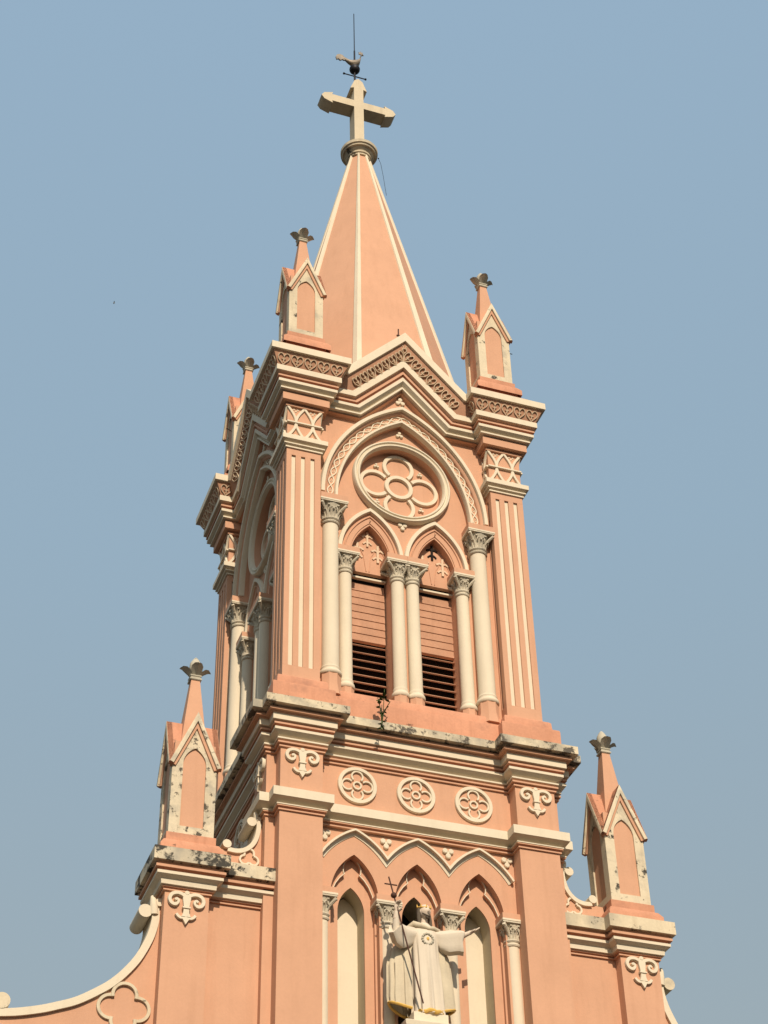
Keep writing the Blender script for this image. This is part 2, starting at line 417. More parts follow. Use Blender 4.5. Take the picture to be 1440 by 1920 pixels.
def rosette():
    b = MB(); D = arc(0, 2.15, .372, 0, 2*PI, 48)[:-1]; b.plate([D], -.795, -.745, PINK)
    c = (0, 2.15); b.stroke(arc(*c, .104, 0, 2*PI, 32)[:-1], .036, -.794, -.820, CREAM, True)
    for q in range(4):
        a = q*PI/2; px, pz = .203*math.cos(a), 2.15+.203*math.sin(a)
        b.stroke(arc(px, pz, .119, a-2.42, a+2.42, 28), .034, -.794, -.818, CREAM)
        a += PI/4; x, z = .265*math.cos(a), 2.15+.265*math.sin(a)
        trefoil(b, x, z, -.796, .015)
    return b
def trefoil(b, x, z, y, r_=.02, m=None, flip=1):
    
    for t in (90, 210, 330): disc(b, x+r_*.95*math.cos(math.radians(t)), z+flip*r_*.95*math.sin(math.radians(t)), r_*.74, y+.002, y-.018, m or CREAM)
    disc(b, x, z, r_*.45, y+.002, y-.015, m or CREAM)
def disc(b, x, z, rr, y0, y1, m, n=14):
    b.sweep(arc(x, z, rr, 0, 2*PI, n)[:-1], [(0, y0), (0, y1+.004), (rr*.25, y1), (rr*.97, y1)], True, m)
def sub_arch():
    b = MB()
    for cx_ in (-.272, .272):
        P0 = pointed(cx_, .271, 1.345, 1.815, 16)
        b.sweep(P0, [(0, -.85), (0, -.878), (-.005, -.886), (-.032, -.886), (-.036, -.878), (-.036, -.85)], False, CREAM)
        P1 = pointed(cx_, .217, 1.33, 1.735, 16)
        b.sweep(P1, [(0, -.85), (0, -.872), (-.006, -.872), (-.010, -.862), (-.050, -.862), (-.050, -.85)], False, PINK)
    return b
FLR = mat('fleur_relief', (0.82, 0.62, 0.44), var=0.1)
def tracery_panel(cx_, dark=False):
    b = MB(); P = pointed(cx_, .18, 1.31, 1.70, 12); lo = 1.235
    lp = [(cx_-.18, lo)]+P+[(cx_+.18, lo)]
    b.plate([lp], -.785, -.75, PINK)
    def fleur(x, z, s_, m):
        b.stroke([(x, z-.075*s_), (x, z+.07*s_)], .018*s_, -.784, -.797, m)
        b.stroke([(x-.045*s_, z+.015*s_), (x-.02*s_, z+.03*s_), (x, z+.02*s_), (x+.02*s_, z+.03*s_), (x+.045*s_, z+.015*s_)], .016*s_, -.784, -.795, m)
        b.stroke([(x-.035*s_, z-.05*s_), (x-.015*s_, z-.03*s_), (x, z-.04*s_), (x+.015*s_, z-.03*s_), (x+.035*s_, z-.05*s_)], .013*s_, -.784, -.794, m)
    fleur(cx_-.084, 1.435, 1.15, FLR); fleur(cx_+.084, 1.435, 1.15, FLR); fleur(cx_, 1.565, 1.0, DARK if dark else FLR)  # dark cross is raised; its near-black colour imitates an unlit hole
    for sg in (-1, 1):
        b.stroke([(cx_+sg*.012, 1.25), (cx_+sg*.03, 1.40), (cx_+sg*.085, 1.52)], .007, -.784, -.791, PINK)
        b.stroke([(cx_+sg*.085, 1.52), (cx_+sg*.13, 1.44), (cx_+sg*.16, 1.36)], .007, -.784, -.791, PINK)
    return b
def louvre(cx_):
    b = MB(); x0, x1 = cx_-.175, cx_+.175
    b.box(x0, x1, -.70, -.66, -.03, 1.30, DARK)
    b.box(x0, x1, -.775, -.745, 1.185, 1.20, CREAM)
    zs = [1.163-.0668*i for i in range(18)]
    for i, z in enumerate(zs):
        # overlapping boards above, open tilted slats below
        if z > .66: pts = [(-.735, z), (-.728, z), (-.718, z-.082), (-.735, z-.078), (-.742, z-.074)]
        else: pts = [(-.700, z-.015), (-.692, z-.021), (-.744, z-.064), (-.752, z-.058)]
        n = len(pts); A = [b.pt(x0, y, q) for y, q in pts]; B = [b.pt(x1, y, q) for y, q in pts]
        for j in range(n): b.face([A[j], A[(j+1) % n], B[(j+1) % n], B[j]], WOOD)
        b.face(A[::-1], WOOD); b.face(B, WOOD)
    return b
sets = [('great_arch', arch_mould(), None), ('window_ring', ring_mould(), None), ('round_window', rosette(), None), ('lancet_arches', sub_arch(), None),
        ('tracery_panel', tracery_panel(-.27), None), ('louvre_window', louvre(-.295), 'pink louvred shutter left of the paired columns')]
made = []
for nm, b, lb in sets: made.append(b.build(nm, church))
gl = guilloche().build('guilloche_band', made[0])
t2 = tracery_panel(.27, True).build('tracery_panel', church, label='pointed tracery panel with a raised cross coloured near-black like an unlit cut-out'); made.append(t2)
l2 = louvre(.285).build('louvre_window', church); made.append(l2)
b = MB(); trefoil(b, 0, 2.672, -.856, .02); made.append(b.build('trefoil_ornament', church))
b = MB(); trefoil(b, 0, 1.705, -.856, .024, flip=-1); made.append(b.build('trefoil_ornament', church))
b = MB(); trefoil(b, 0, 3.005, -.90, .026); made.append(b.build('trefoil_ornament', church))
for o in list(made): copy_tree(o, church, rotk(1))

# ------------------------------------------------------------------ columns
def capital(r_, hz, hx0, hx1, hy, imp, leafn=8):
    """carved capital, local origin at the top of the shaft"""
    b = MB()
    b.lathe(0, 0, [(r_*.98, -.012), (r_*1.12, -.008), (r_*1.2, .002), (r_*1.12, .012), (r_*1.04, .016), (r_*1.18, .022), (r_*1.25, .030), (r_*1.18, .038), (r_*1.0, .042)], CAPST, 20)
    b.lathe(0, 0, [(r_*1.0, .036), (r_*1.03, hz*.4), (r_*1.15, hz*.7), (r_*1.5, hz)], CAPST, 20)
    za = hz
    b.box(-hx0, hx1, -hy, hy*.9, za, za+.012, CAPST); b.box(-hx0-.003, hx1+.003, -hy-.003, hy*.9, za+.012, za+.026, CREAM)
    b.box(-hx0-.001, hx1+.001, -hy-.001, hy*.9, za+.026, za+.026+imp, PINK)
    def leaf(a, z0, h, out_, wd):
        ca, sa = math.cos(a), math.sin(a); rows = []
        for j, (rr, zz, ww) in enumerate(((r_*1.02, 0, .7), (r_*1.12, h*.45, 1.0), (r_*1.28+out_*.4, h*.82, .95), (r_*1.28+out_, h*1.0, .7), (r_*1.28+out_*1.15, h*.86, .35))):
            row = []
            for t, dip in ((-1, .006), (-.5, -.002), (0, .004), (.5, -.002), (1, .006)):
                rx = rr-dip; row.append(b.pt(ca*rx-sa*t*wd*ww, sa*rx+ca*t*wd*ww, z0+zz))
            rows.append(row)
        for j in range(4):
            for k in range(4): b.face([rows[j][k], rows[j][k+1], rows[j+1][k+1], rows[j+1][k]], CAPST)
    for k in range(8): leaf(k*PI/4, .040, hz*.42, r_*.22, r_*.34)
    for k in range(8): leaf(k*PI/4+PI/8, .045, hz*.62, r_*.30, r_*.30)
    for k in range(4):
        a = PI/4+k*PI/2; hx = hx1 if math.cos(a) > 0 else hx0
        tx, ty = math.copysign(hx*.92, math.cos(a)), math.copysign(hy*.92, math.sin(a))
        x0, y0 = r_*math.cos(a), r_*math.sin(a)
        pts = [(x0*1.0, y0*1.0, hz*.45), (x0*1.2, y0*1.2, hz*.62), ((x0*1.4+tx)/2, (y0*1.4+ty)/2, hz*.80), (tx, ty, hz*.93), (tx*1.02, ty*1.02, hz*.84)]
        b.tube(pts, [.008, .012, .013, .014, .008], CAPST, 7)
    for k in range(4):     # rosette and small volutes in the middle of each side
        a = k*PI/2; ca, sa = math.cos(a), math.sin(a); hh = (hx1 if ca > .5 else hx0 if ca < -.5 else hy)
        for sd_ in (-1, 1):
            p = []
            for i in range(9):
                t = i/8*4.6; rr = .020*(1-i/11); q = sd_*(.020-rr*math.cos(t)); zz = hz*.66+rr*math.sin(t)
                d = min(r_*1.38, hh*.95); p.append((ca*d-sa*q, sa*d+ca*q, zz))
            b.tube(p, .0045, CAPST if k else CREAMS, 5)
    return b
def column(name, x, y, r_, ztop, zbase, cap_me, base_me, group, ped_me=None, label=None):
    b = MB(); b.lathe(0, 0, [(r_*.985, ztop-.002), (r_*1.0, (ztop*.6+zbase*.4)), (r_*1.03, zbase)], CREAM, 28)
    c = b.build(name, church, (x, y, 0), group=group, label=label)
    k = link('capital', cap_me, c, (0, 0, ztop)); k.location = Vector((0, 0, ztop))*S
    if base_me: bb = link('column_base', base_me, c); bb.location = Vector((0, 0, zbase))*S
    if ped_me: pp = link('pedestal', ped_me, c); pp.location = Vector((0, 0, zbase))*S
    return c
def base_mesh(r_):
    b = MB(); b.lathe(0, 0, [(r_*1.0, .02), (r_*1.10, .018), (r_*1.16, .008), (r_*1.1, -.004), (r_*1.12, -.012), (r_*1.3, -.022), (r_*1.36, -.036), (r_*1.3, -.05), (r_*1.2, -.055)], CREAM, 24); return b.mesh('column_base')
def ped_mesh(r_, zb):
    b = MB(); b.lathe(0, 0, [(r_*1.22, -.05), (r_*1.22, zb+.10), (r_*1.55, zb)], PINK, 8, a0=PI/8); return b.mesh('pedestal')
capB = capital(.064, .17, .105, .115, .10, .05).mesh('capital')
capS = capital(.050, .145, .088, .092, .085, .045).mesh('capital')
capM0 = capital(.050, .145, .105, .0595, .086, .045).mesh('capital'); capM1 = capital(.050, .145, .0595, .105, .086, .045).mesh('capital')
baB, baS = base_mesh(.064), base_mesh(.050); peB = ped_mesh(.064, -.24); peS = ped_mesh(.05, -.20)
cols = []
for sx in (-1, 1):
    cols.append(column('column', sx*.612, -.905, .064, 1.525, .175, capB, baB, 'large columns of the belfry arch', peB))
    cols.append(column('column', sx*.478, -.855, .050, 1.125, .125, capS, baS, 'slender columns of the louvred windows', peS))
    cols.append(column('column', sx*.061, -.870, .050, 1.125, .125, capM0 if sx < 0 else capM1, baS, 'paired columns between the louvred windows', peS))
# left side face: the same columns turned a quarter
for c in list(cols):
    x, y = c.location.x, c.location.y
    n = copy_tree(c, church, rotk(1)); n.location = (y, -x, c.location.z)

# belfry plinth
def cross4(a_, i_, m_):
    q = [(-a_, -a_), (-i_, -a_), (-i_, -m_), (i_, -m_), (i_, -a_)]; r_ = []
    for k in range(4):
        ca, sa = math.cos(k*PI/2), math.sin(k*PI/2); r_ += [(round(x*ca-y*sa, 6), round(x*sa+y*ca, 6)) for x, y in q]
    return r_
b = MB(); b.loft(cross4(1.0, .72, .93), [(.09, -.33), (.09, -.125), (.085, -.11), (.05, -.098), (.045, -.03), (.035, -.018), (.0, .004), (-.02, .004)], PINKW); b.build('belfry_plinth', church)

# ================================================================== LOWER STAGE
LP = [(-1.08, -.945), (-1.013, -.945), (-1.013, -1.05), (-.712, -1.05), (-.712, -.94), (.712, -.94), (.712, -1.05), (1.013, -1.05), (1.013, -.945), (1.08, -.945),
      (1.08, -.66), (.985, -.66), (.985, .66), (1.08, .66), (1.08, .95), (-1.08, .95), (-1.08, .66), (-.985, .66), (-.985, -.66), (-1.08, -.66)]
low = [(-.01, -.625, PINK), (.014, -.623, PINK), (.014, -.612, PINK), (.003, -.610, PINK), (.003, -.601, PINK), (.026, -.599, PINK), (.026, -.586, PINK), (.010, -.584, PINK), (.010, -.572, CREAM), (.030, -.570, CREAM), (.030, -.558, CREAM), (.014, -.556, CREAM), (.014, -.544, CREAM), (.060, -.518, CREAM), (.060, -.498, PINK),
       (.046, -.496, PINK), (.046, -.482, PINK), (.066, -.480, PINK), (.066, -.466, PINK), (.054, -.464, PINK), (.054, -.454, CREAM), (.080, -.452, CREAM), (.080, -.405, PINK), (.088, -.404, PINK), (.088, -.396, PINK), (.112, -.394, PINK), (.112, -.380, PINK), (.098, -.378, PINK), (.098, -.365, CREAMC), (.150, -.362, CREAMC), (.150, -.300, CREAMC), (.03, -.288, CREAMC)]
b = MB(); b.loft(LP, [(d, z) for d, z, m in low], [m for d, z, m in low][:-1]); b.build('stage_cornice', church)
stp = [(-.01, -1.112, PINK), (.012, -1.110, PINK), (.012, -1.100, PINK), (.003, -1.098, PINK), (.003, -1.088, PINK), (.022, -1.086, PINK), (.022, -1.077, CREAM), (.026, -1.076, CREAM), (.026, -1.068, CREAM), (.012, -1.066, CREAM), (.012, -1.056, CREAM), (.062, -1.031, CREAM), (.062, -.966, CREAM), (-.01, -.955, CREAM)]
b = MB(); b.loft(LP, [(d, z) for d, z, m in stp], [m for d, z, m in stp][:-1]); b.build('string_course', church)
# masonry core behind: frieze band and pilasters
zg = -ZO/S
b = MB(); b.loft(LP, [(0, -1.1), (0, -.61)], PINK, cap_top=True); b.build('frieze_wall', church)
b = MB()
for sx in (-1, 1):
    xa, xb = sorted((sx*.712, sx*1.013)); b.box(xa, xb, -1.05, -.94, -4.6, -1.1, PINK)
    b.build('lower_pilaster', church, group='broad plain pilasters of the lower stage'); b = MB()
b = MB(); b.box(-1.08, -.715, -.945, .95, zg, -1.1, PINK); b.box(.715, 1.08, -.945, .95, zg, -1.1, PINK); b.box(-.714, .714, -.30, .949, zg, -1.1, PINK); b.build('tower_core', church)
b = MB(); b.box(-1.03, 1.03, -1.10, -.94, zg, -4.6, PINK); b.build('portal_wall', church)
def lower_wall():
    b = MB(); o = [(-.7155, -4.6)]
    for c in (-.45, 0, .45):
        P = pointed(c, .168, -1.60, -1.285, 14); o += [(P[0][0], -4.6)]+P+[(P[-1][0], -4.6)]
    o += [(.7155, -4.6), (.7155, -1.10), (-.7155, -1.10)]
    b.plate([o], -.925, -.85, PINK)
    return b
lw = lower_wall().build('arcade_wall', church)
b = MB(); P = []
HR = .541; HO = .211
for c in (-.45, 0, .45):
    xl = -.70 if c < 0 else c-.225; xr = .70 if c > 0 else c+.225
    L = []
    a0 = math.acos(max(-1, (xl-(c+HO))/HR)); a1 = math.acos(-HO/HR)
    L = arc(c+HO, -1.60, HR, a0, a1, 14)
    a2 = math.acos(HO/HR); a3 = math.acos((xr-(c-HO))/HR)
    Rr = arc(c-HO, -1.60, HR, a2, a3, 14)
    P += (L if c < 0 else L[1:])+Rr[1:]
b.sweep(P, [(.0, -.92), (.0, -.952), (-.004, -.964), (-.018, -.964), (-.018, -.940), (-.038, -.931), (-.042, -.931), (-.042, -.92)], False, CREAM)
b.build('hood_mould', church)
for i, c in enumerate((-.45, 0, .45)):
    b = MB()
    # cusped layer
    hole = [(-.155, -4.6), (-.155, -1.66)]+[(-.150, -1.60), (-.138, -1.545), (-.115, -1.49), (-.085, -1.445), (-.05, -1.41), (-.058, -1.395), (-.060, -1.365), (-.050, -1.335), (-.030, -1.305), (0, -1.27)]
    hole = [(c+x, z) for x, z in hole]; hole += [(2*c-x, z) for x, z in hole[::-1]][1:]
    o = [(c-.20, -4.6)]+hole+[(c+.20, -4.6), (c+.20, -1.2), (c-.20, -1.2)]
    b.plate([o], -.870, -.835, PINK)
    t = b.build('tracery_arch', church, group='cusped arches of the lower arcade')
    b = MB(); b.sweep(hole[1:-1], [(0, -.868), (0, -.878), (.006, -.878), (.006, -.868)], False, CREAM); b.build('tracery_trim', t)
    b = MB(); wz = .093; P = pointed(c, wz, -1.67, -1.49, 12)
    if i == 1: o = [(c-.22, -4.6), (c-.17, -4.6), (c-.17, -2.40), (c-wz, -2.30)]+P+[(c+wz, -2.30), (c+.17, -2.40), (c+.17, -4.6), (c+.22, -4.6), (c+.22, -1.15), (c-.22, -1.15)]
    else: o = [(c-.22, -4.6), (c-wz, -4.6)]+P+[(c+wz, -4.6), (c+.22, -4.6), (c+.22, -1.15), (c-.22, -1.15)]
    b.plate([o], -.845, -.835, PINK)
    w_ = b.build('lancet_window', church, group='pointed windows of the lower arcade')
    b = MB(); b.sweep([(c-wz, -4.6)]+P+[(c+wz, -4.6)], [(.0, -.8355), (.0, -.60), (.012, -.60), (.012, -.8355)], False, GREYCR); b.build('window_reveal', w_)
    b = MB()
    if i == 1: b.box(c-.2, c+.2, -.56, -.54, -4.6, -1.3, DARK)  # near-black sheet stands in for the unlit depth of the middle opening
    else:
        Q = pointed(c-.0, wz+.01, -1.68, -1.50, 12); b.plate([[(c-wz-.01, -4.6)]+Q+[(c+wz+.01, -4.6)]], -.70, -.66, CREAM)
    b.build('window_panel', w_)
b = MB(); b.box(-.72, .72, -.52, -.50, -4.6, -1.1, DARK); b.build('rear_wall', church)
capL = capital(.048, .145, .088, .088, .08, .04).mesh('capital')
for x in (-.672, -.225, .225, .672):
    column('column', x, -.895, .048, -1.785, -3.9, capL, baS, 'columns of the lower arcade')
b = MB()
for x in (-.66, -.225, .225, .66):
    b = MB(); trefoil(b, x, -1.168, -.926, .026, flip=-1); b.build('trefoil_ornament', church)
# quatrefoil discs on the frieze
def quatre_disc():
    b = MB(); b.stroke(arc(0, 0, .128, 0, 2*PI, 40)[:-1], .028, .0, -.020, CREAM, True)
    b.stroke(arc(0, 0, .027, 0, 2*PI, 20)[:-1], .013, .0, -.014, CREAM, True)
    for q in range(4):
        a = q*PI/2; b.stroke(arc(.070*math.cos(a), .070*math.sin(a), .040, a-2.35, a+2.35, 18), .013, .0, -.015, CREAM)
    return b
qd = quatre_disc().mesh('quatrefoil_disc')
for x in (-.431, 0, .431): link('quatrefoil_disc', qd, church, (x, -.94, -.765), group='quatrefoil discs on the frieze')
for y in (.40, 0, -.40): link('quatrefoil_disc', qd, church, (-.985, -y, -.765), rz=rotk(1), group='quatrefoil discs on the frieze')
# scrolled fleur emblem
def emblem():
    b = MB(); m = CREAM
    for s_ in (-1, 1):
        p = smooth([(s_*.010, -.060), (s_*.014, -.026), (s_*.036, -.010), (s_*.068, -.006), (s_*.098, -.020), (s_*.110, -.048), (s_*.100, -.076), (s_*.076, -.086), (s_*.056, -.074), (s_*.052, -.056), (s_*.064, -.046), (s_*.074, -.055)], 3)
        b.stroke(p[:24], .025, .0, -.022, m); b.stroke(p[23:], .018, .0, -.020, m)
        b.stroke(smooth([(s_*.004, -.156), (s_*.024, -.172), (s_*.046, -.166), (s_*.062, -.148)], 3), .020, .0, -.020, m)
    b.plate([[(-.022, -.004), (.022, -.004), (.026, -.04), (.017, -.10), (.019, -.14), (.03, -.165), (-.03, -.165), (-.019, -.14), (-.017, -.10), (-.026, -.04)]], -.023, .0, m)
    b.stroke([(-.026, -.104), (.026, -.104)], .012, .0, -.030, m); disc(b, 0, -.002, .016, 0, -.025, m)
    b.plate([[(0, -.158), (.020, -.182), (0, -.216), (-.020, -.182)]], -.022, .0, m)
    return b
em = emblem().mesh('scroll_emblem')
for x in (-.8625, .8625): link('scroll_emblem', em, church, (x, -1.05, -.630), group='scrolled fleur emblems')
link('scroll_emblem', em, church, (-1.08, -.80, -.630), rz=rotk(1), group='scrolled fleur emblems')

# ================================================================== PINNACLES
def pinnacle(cxp, cyp, z0, sc_, group, label, mould):
    """z0 = foot of the niche box; children niche frames, gables, spirelet, finial"""
    h = .152*sc_; b = MB()
    eave = .545; b.box(-h+.012, h-.012, -h+.012, h-.012, 0, eave+.16, PINK)
    b.box(-h-.014, h+.014, -h-.014, h+.014, -.062, -.001, PINKW)
    b.loft([(-h, -h), (h, -h), (h, h), (-h, h)], [(.055, -.16), (.055, -.105), (.03, -.064), (-.02, -.0615)], PINKW)
    root = b.build('pinnacle', church, (cxp, cyp, z0), group=group, label=label)
    b = MB()
    for q in range(4):
        a = q*PI/2; b.frame((0, 0, 0), (math.cos(a), math.sin(a), 0), (-math.sin(a), math.cos(a), 0), (0, 0, 1))
        hole = [(-.079, .062)]+pointed(0, .079, .53, .660, 8)+[(.079, .062)]
        e_ = h-.0008; o = [(-e_, 0), (e_, 0), (e_, .53), (.02, .87), (-.02, .87), (-e_, .53)]
        b.plate([o, hole], -h, -h+.0125, mould)
    b.build('niche_frame', root)
    b = MB(); gw = .176*sc_; ez = .520; gz = .935
    for q in range(4):
        a = q*PI/2; b.frame((0, 0, 0), (math.cos(a), math.sin(a), 0), (-math.sin(a), math.cos(a), 0), (0, 0, 1))
        P = [(-gw, ez), (0, gz), (gw, ez)]; yf = -h-.030
        b.sweep(P, [(.0, -h+.01), (.0, yf+.003), (-.004, yf), (-.028, yf), (-.030, yf+.015), (-.048, yf+.017), (-.050, -h+.01)], False,
                [PINKW, mould, mould, mould, PINK, PINK])
        # roof planes running back to the valleys
        A = b.pt(0, yf+.004, gz); Cc = b.pt(0, 0, gz); E1 = b.pt(-gw, yf+.004, ez); E2 = b.pt(gw, yf+.004, ez)
        b.face([A, E1, Cc], PINKW); b.face([A, Cc, E2], PINKW)
    b.build('gablet', root)
    b = MB(); k = 1.4142
    b.lathe(0, 0, [(.112*k*sc_, .50), (.030*k*sc_, 1.30)], PINK, 4, a0=PI/4); b.build('spirelet', root)
    b = MB(); c = 1.30
    b.lathe(0, 0, [(.036*k, c-.012), (.042*k, c-.006), (.042*k, c+.004), (.034*k, c+.008), (.034*k, c+.016), (.040*k, c+.022), (.040*k, c+.030)], STONE, 4, a0=PI/4)
    b.lathe(0, 0, [(.034, c+.03), (.022, c+.05), (.034, c+.08), (.044, c+.11), (.040, c+.145), (.024, c+.175), (.008, c+.196)], STONE, 12)
    for q in range(4):
        a = q*PI/2; b.frame((0, 0, 0), (math.cos(a), math.sin(a), 0), (-math.sin(a), math.cos(a), 0), (0, 0, 1))
        rows = []
        for y, z, w_, t in ((-.018, c+.030, .020, .022), (-.038, c+.056, .040, .022), (-.066, c+.080, .042, .018), (-.092, c+.090, .026, .012), (-.110, c+.084, .004, .004)):
            rows.append([b.pt(-w_, y, z+.006), b.pt(0, y-.004, z-t*.6), b.pt(w_, y, z+.006), b.pt(0, y, z+t*.6)])
        for j in range(4):
            for i in range(4): b.face([rows[j][i], rows[j][(i+1) % 4], rows[j+1][(i+1) % 4], rows[j+1][i]], STONE)
        b.face(rows[0], STONE); b.face(rows[-1], STONE)
    b.frame(); b.build('finial', root)
    return root
gp = 'pinnacles on the top cornice'
LAB = {(-1, -1): 'upper front left pinnacle', (1, -1): 'upper front right pinnacle', (-1, 1): 'upper rear left pinnacle', (1, 1): 'upper rear right pinnacle'}
for sx, sy in CORN:
    pinnacle(sx*.857, sy*.857, 3.425, .98, gp, LAB[(sx, sy)], CREAMS)
    b = MB(); b.loft(SQ, [(.09, 3.092), (.09, 3.20), (.03, 3.245), (.03, 3.37)], PINKW); b.build('pinnacle_plinth', church, (sx*.86, sy*.86, 0))
for sx in (-1, 1):
    pinnacle(sx*1.58, -.805, -1.348, 1.0, 'pinnacles on the buttress wings', 'mould-stained pinnacle on the left wing' if sx < 0 else 'cleaner pinnacle on the right wing', CREAMP if sx < 0 else CREAMS)

# ================================================================== SPIRE
def rsp(z): return .965-(z-3.3)*(.965-.092)/(7.215-3.3)
b = MB(); A0 = PI/8
b.lathe(0, 0, [(rsp(3.12), 3.12), (rsp(7.215), 7.215)], PINK, 8, a0=A0); spire = b.build('spire', church)
b = MB()
for k in range(8):
    a = A0+k*PI/4; b = MB(); ca, sa = math.cos(a), math.sin(a); rows = []
    for z, w_ in ((3.12, .046), (7.2, .011)):
        R = rsp(z); row = []
        for t, o in ((-1, -.012), (-.9, .012), (0, .020), (.9, .012), (1, -.012)):
            off = t*w_; rr = R+o-abs(off)*math.tan(PI/8)*1.0; row.append(b.pt(ca*rr-sa*off, sa*rr+ca*off, z))
        rows.append(row)
    for j in range(4): b.face([rows[0][j], rows[0][j+1], rows[1][j+1], rows[1][j]], CREAM)
    b.build('spire_rib', spire)
b = MB(); b.lathe(0, 0, [(.08, 7.17), (.112, 7.175), (.114, 7.195), (.125, 7.20), (.127, 7.222), (.146, 7.24), (.150, 7.252), (.172, 7.256), (.178, 7.275), (.190, 7.280), (.192, 7.318), (.184, 7.325), (.10, 7.35), (.09, 7.36)], CREAMW, 36); b.build('spire_collar', spire)
b = MB(); b.box(-.84, .84, -.84, .84, 2.95, 3.125, PINKW); b.build('tower_roof', church)
# gable roofs running back into the spire
for k in range(4):
    b = MB(); b.plate([[(-.54, 2.9), (-.535, 3.07), (0, 3.64), (.535, 3.07), (.54, 2.9)]], -.88, -.35, PINKW); b.build('gable_roof', church, rz=rotk(k))

# ================================================================== WINGS
wingp = [(-.01, -1.768, PINK), (.014, -1.766, PINK), (.014, -1.757, PINK), (.003, -1.755, PINK), (.003, -1.748, PINK), (.022, -1.746, PINK), (.022, -1.737, CREAM), (.036, -1.735, CREAM), (.036, -1.722, CREAM), (.038, -1.712, CREAM), (.038, -1.702, CREAM), (.072, -1.682, CREAM), (.072, -1.662, PINK),
         (.060, -1.660, PINK), (.060, -1.646, PINK), (.084, -1.644, PINK), (.084, -1.626, PINK), (.072, -1.624, PINK), (.072, -1.606, 0), (.106, -1.604, 0), (.106, -1.512, 0), (.02, -1.49, PINKW), (-.01, -1.47, PINKW)]
BIG = smooth([(-1.775, -1.86), (-1.770, -1.93), (-1.785, -2.02), (-1.812, -2.10), (-1.860, -2.20), (-1.915, -2.28), (-1.98, -2.355), (-2.055, -2.42), (-2.20, -2.515), (-2.32, -2.565), (-2.42, -2.60), (-2.56, -2.635), (-2.70, -2.655)], 5)
SM = smooth([(-1.112, -1.09), (-1.108, -1.17), (-1.122, -1.25), (-1.150, -1.305), (-1.195, -1.345), (-1.25, -1.362), (-1.31, -1.358)], 5)
def mir(p, sx): return [(-sx*x, z) for x, z in p]      # source is the left (sx=-1) side
for sx in (-1, 1):
    top = CREAMB if sx < 0 else CREAMW; side = 'left' if sx < 0 else 'right'
    P = [(-1.728, -.965), (-1.44, -.965), (-1.44, -.885), (-1.04, -.885), (-1.04, -.64), (-1.728, -.64)]
    if sx > 0: P = [(-x, y) for x, y in P][::-1]
    b = MB(); b.loft(P, [(d, z) for d, z, m in wingp], [(m or top) for d, z, m in wingp][:-1]); wc = b.build('wing_cornice', church, label=('black-stained' if sx < 0 else 'lightly weathered')+' cornice of the %s wing' % side)
    b = MB(); xa, xb = sorted((sx*1.728, sx*1.44)); b.box(xa, xb, -.965, -.64, zg, -1.76, PINK); b.build('wing_pier', church)
    b = MB(); xa, xb = sorted((sx*1.445, sx*1.075)); b.box(xa, xb, -.885, -.65, zg, -1.762, PINK); b.build('wing_wall', church)
    link('scroll_emblem', em, church, (sx*1.588, -.965, -1.772), group='scrolled fleur emblems')
    # small scroll between tower and pinnacle
    C = mir(SM, sx)
    b = MB(); b.plate([[(sx*1.07, -1.52), (sx*1.07, -1.09)]+C+[(sx*1.40, -1.365), (sx*1.42, -1.52)]], -.865, -.67, PINK); v = b.build('small_scroll', church)
    b = MB(); cc = [(x, z) for x, z in C]
    sgn = 1 if sx < 0 else -1
    b.sweep(cc, [(-sgn*.012, -.66), (-sgn*.012, -.885), (sgn*.018, -.885), (sgn*.018, -.66)], False, CREAM)
    def cyl(x, z, rr, ya, yb, m=CREAM, n=20):
        A = [b.pt(x+rr*math.cos(2*PI*k/n), ya, z+rr*math.sin(2*PI*k/n)) for k in range(n)]; B = [b.pt(x+rr*math.cos(2*PI*k/n), yb, z+rr*math.sin(2*PI*k/n)) for k in range(n)]
        for k in range(n): b.face([A[k], A[(k+1) % n], B[(k+1) % n], B[k]], m)
        b.face(A[::-1], m); b.face(B, m)
    cyl(sx*1.155, -1.135, .033, -.890, -.66); cyl(sx*1.318, -1.325, .030, -.890, -.66)
    b.tube([(sx*1.118, -.875, -1.12), (sx*1.124, -.878, -1.085), (sx*1.132, -.876, -1.058)], [.016, .018, .010], CREAM, 8)
    b.build('scroll_trim', v)
    b = MB(); tz = -1.402; txx = sx*1.163
    for t in (90, 210, 330):
        a = math.radians(t); b.stroke(arc(txx+.034*math.cos(a), tz+.034*math.sin(a), .033, a-2.05, a+2.05, 14), .015, -.864, -.880-t*.00001, CREAM)
    b.build('trefoil_ring', v)
    # great volute and outer wall
    C = mir(BIG, sx)
    b = MB(); b.plate([[(sx*1.72, zg), (sx*1.72, -1.86)]+C+[(sx*2.70, zg)]], -.87, -.66, PINK); v = b.build('great_volute', church)
    b = MB(); b.sweep(C, [(-sgn*.014, -.64), (-sgn*.014, -.892), (sgn*.034, -.892), (sgn*.034, -.64)], False, CREAM)
    cyl(sx*1.828, -1.885, .044, -.895, -.64, CREAM if sx < 0 else CREAMS, 28); cyl(sx*2.645, -2.585, .050, -.895, -.64, CREAMS, 24)
    cyl(sx*1.742, -1.815, .026, -.893, -.66, CREAM)
    b.tube([(sx*1.77, -.88, -1.90), (sx*1.775, -.885, -1.85), (sx*1.782, -.885, -1.80), (sx*1.79, -.88, -1.775)], [.030, .026, .020, .010], CREAM, 10)
    b.build('volute_trim', v)
    b = MB(); qx, qz = sx*1.915, -2.535
    for q in range(4):
        a = q*PI/2; b.stroke(arc(qx+.082*math.cos(a), qz+.082*math.sin(a), .074, a-1.80, a+1.80, 20), .022, -.868, -.886-.003*(q % 2), CREAMS)
    b.build('quatrefoil_ring', v)
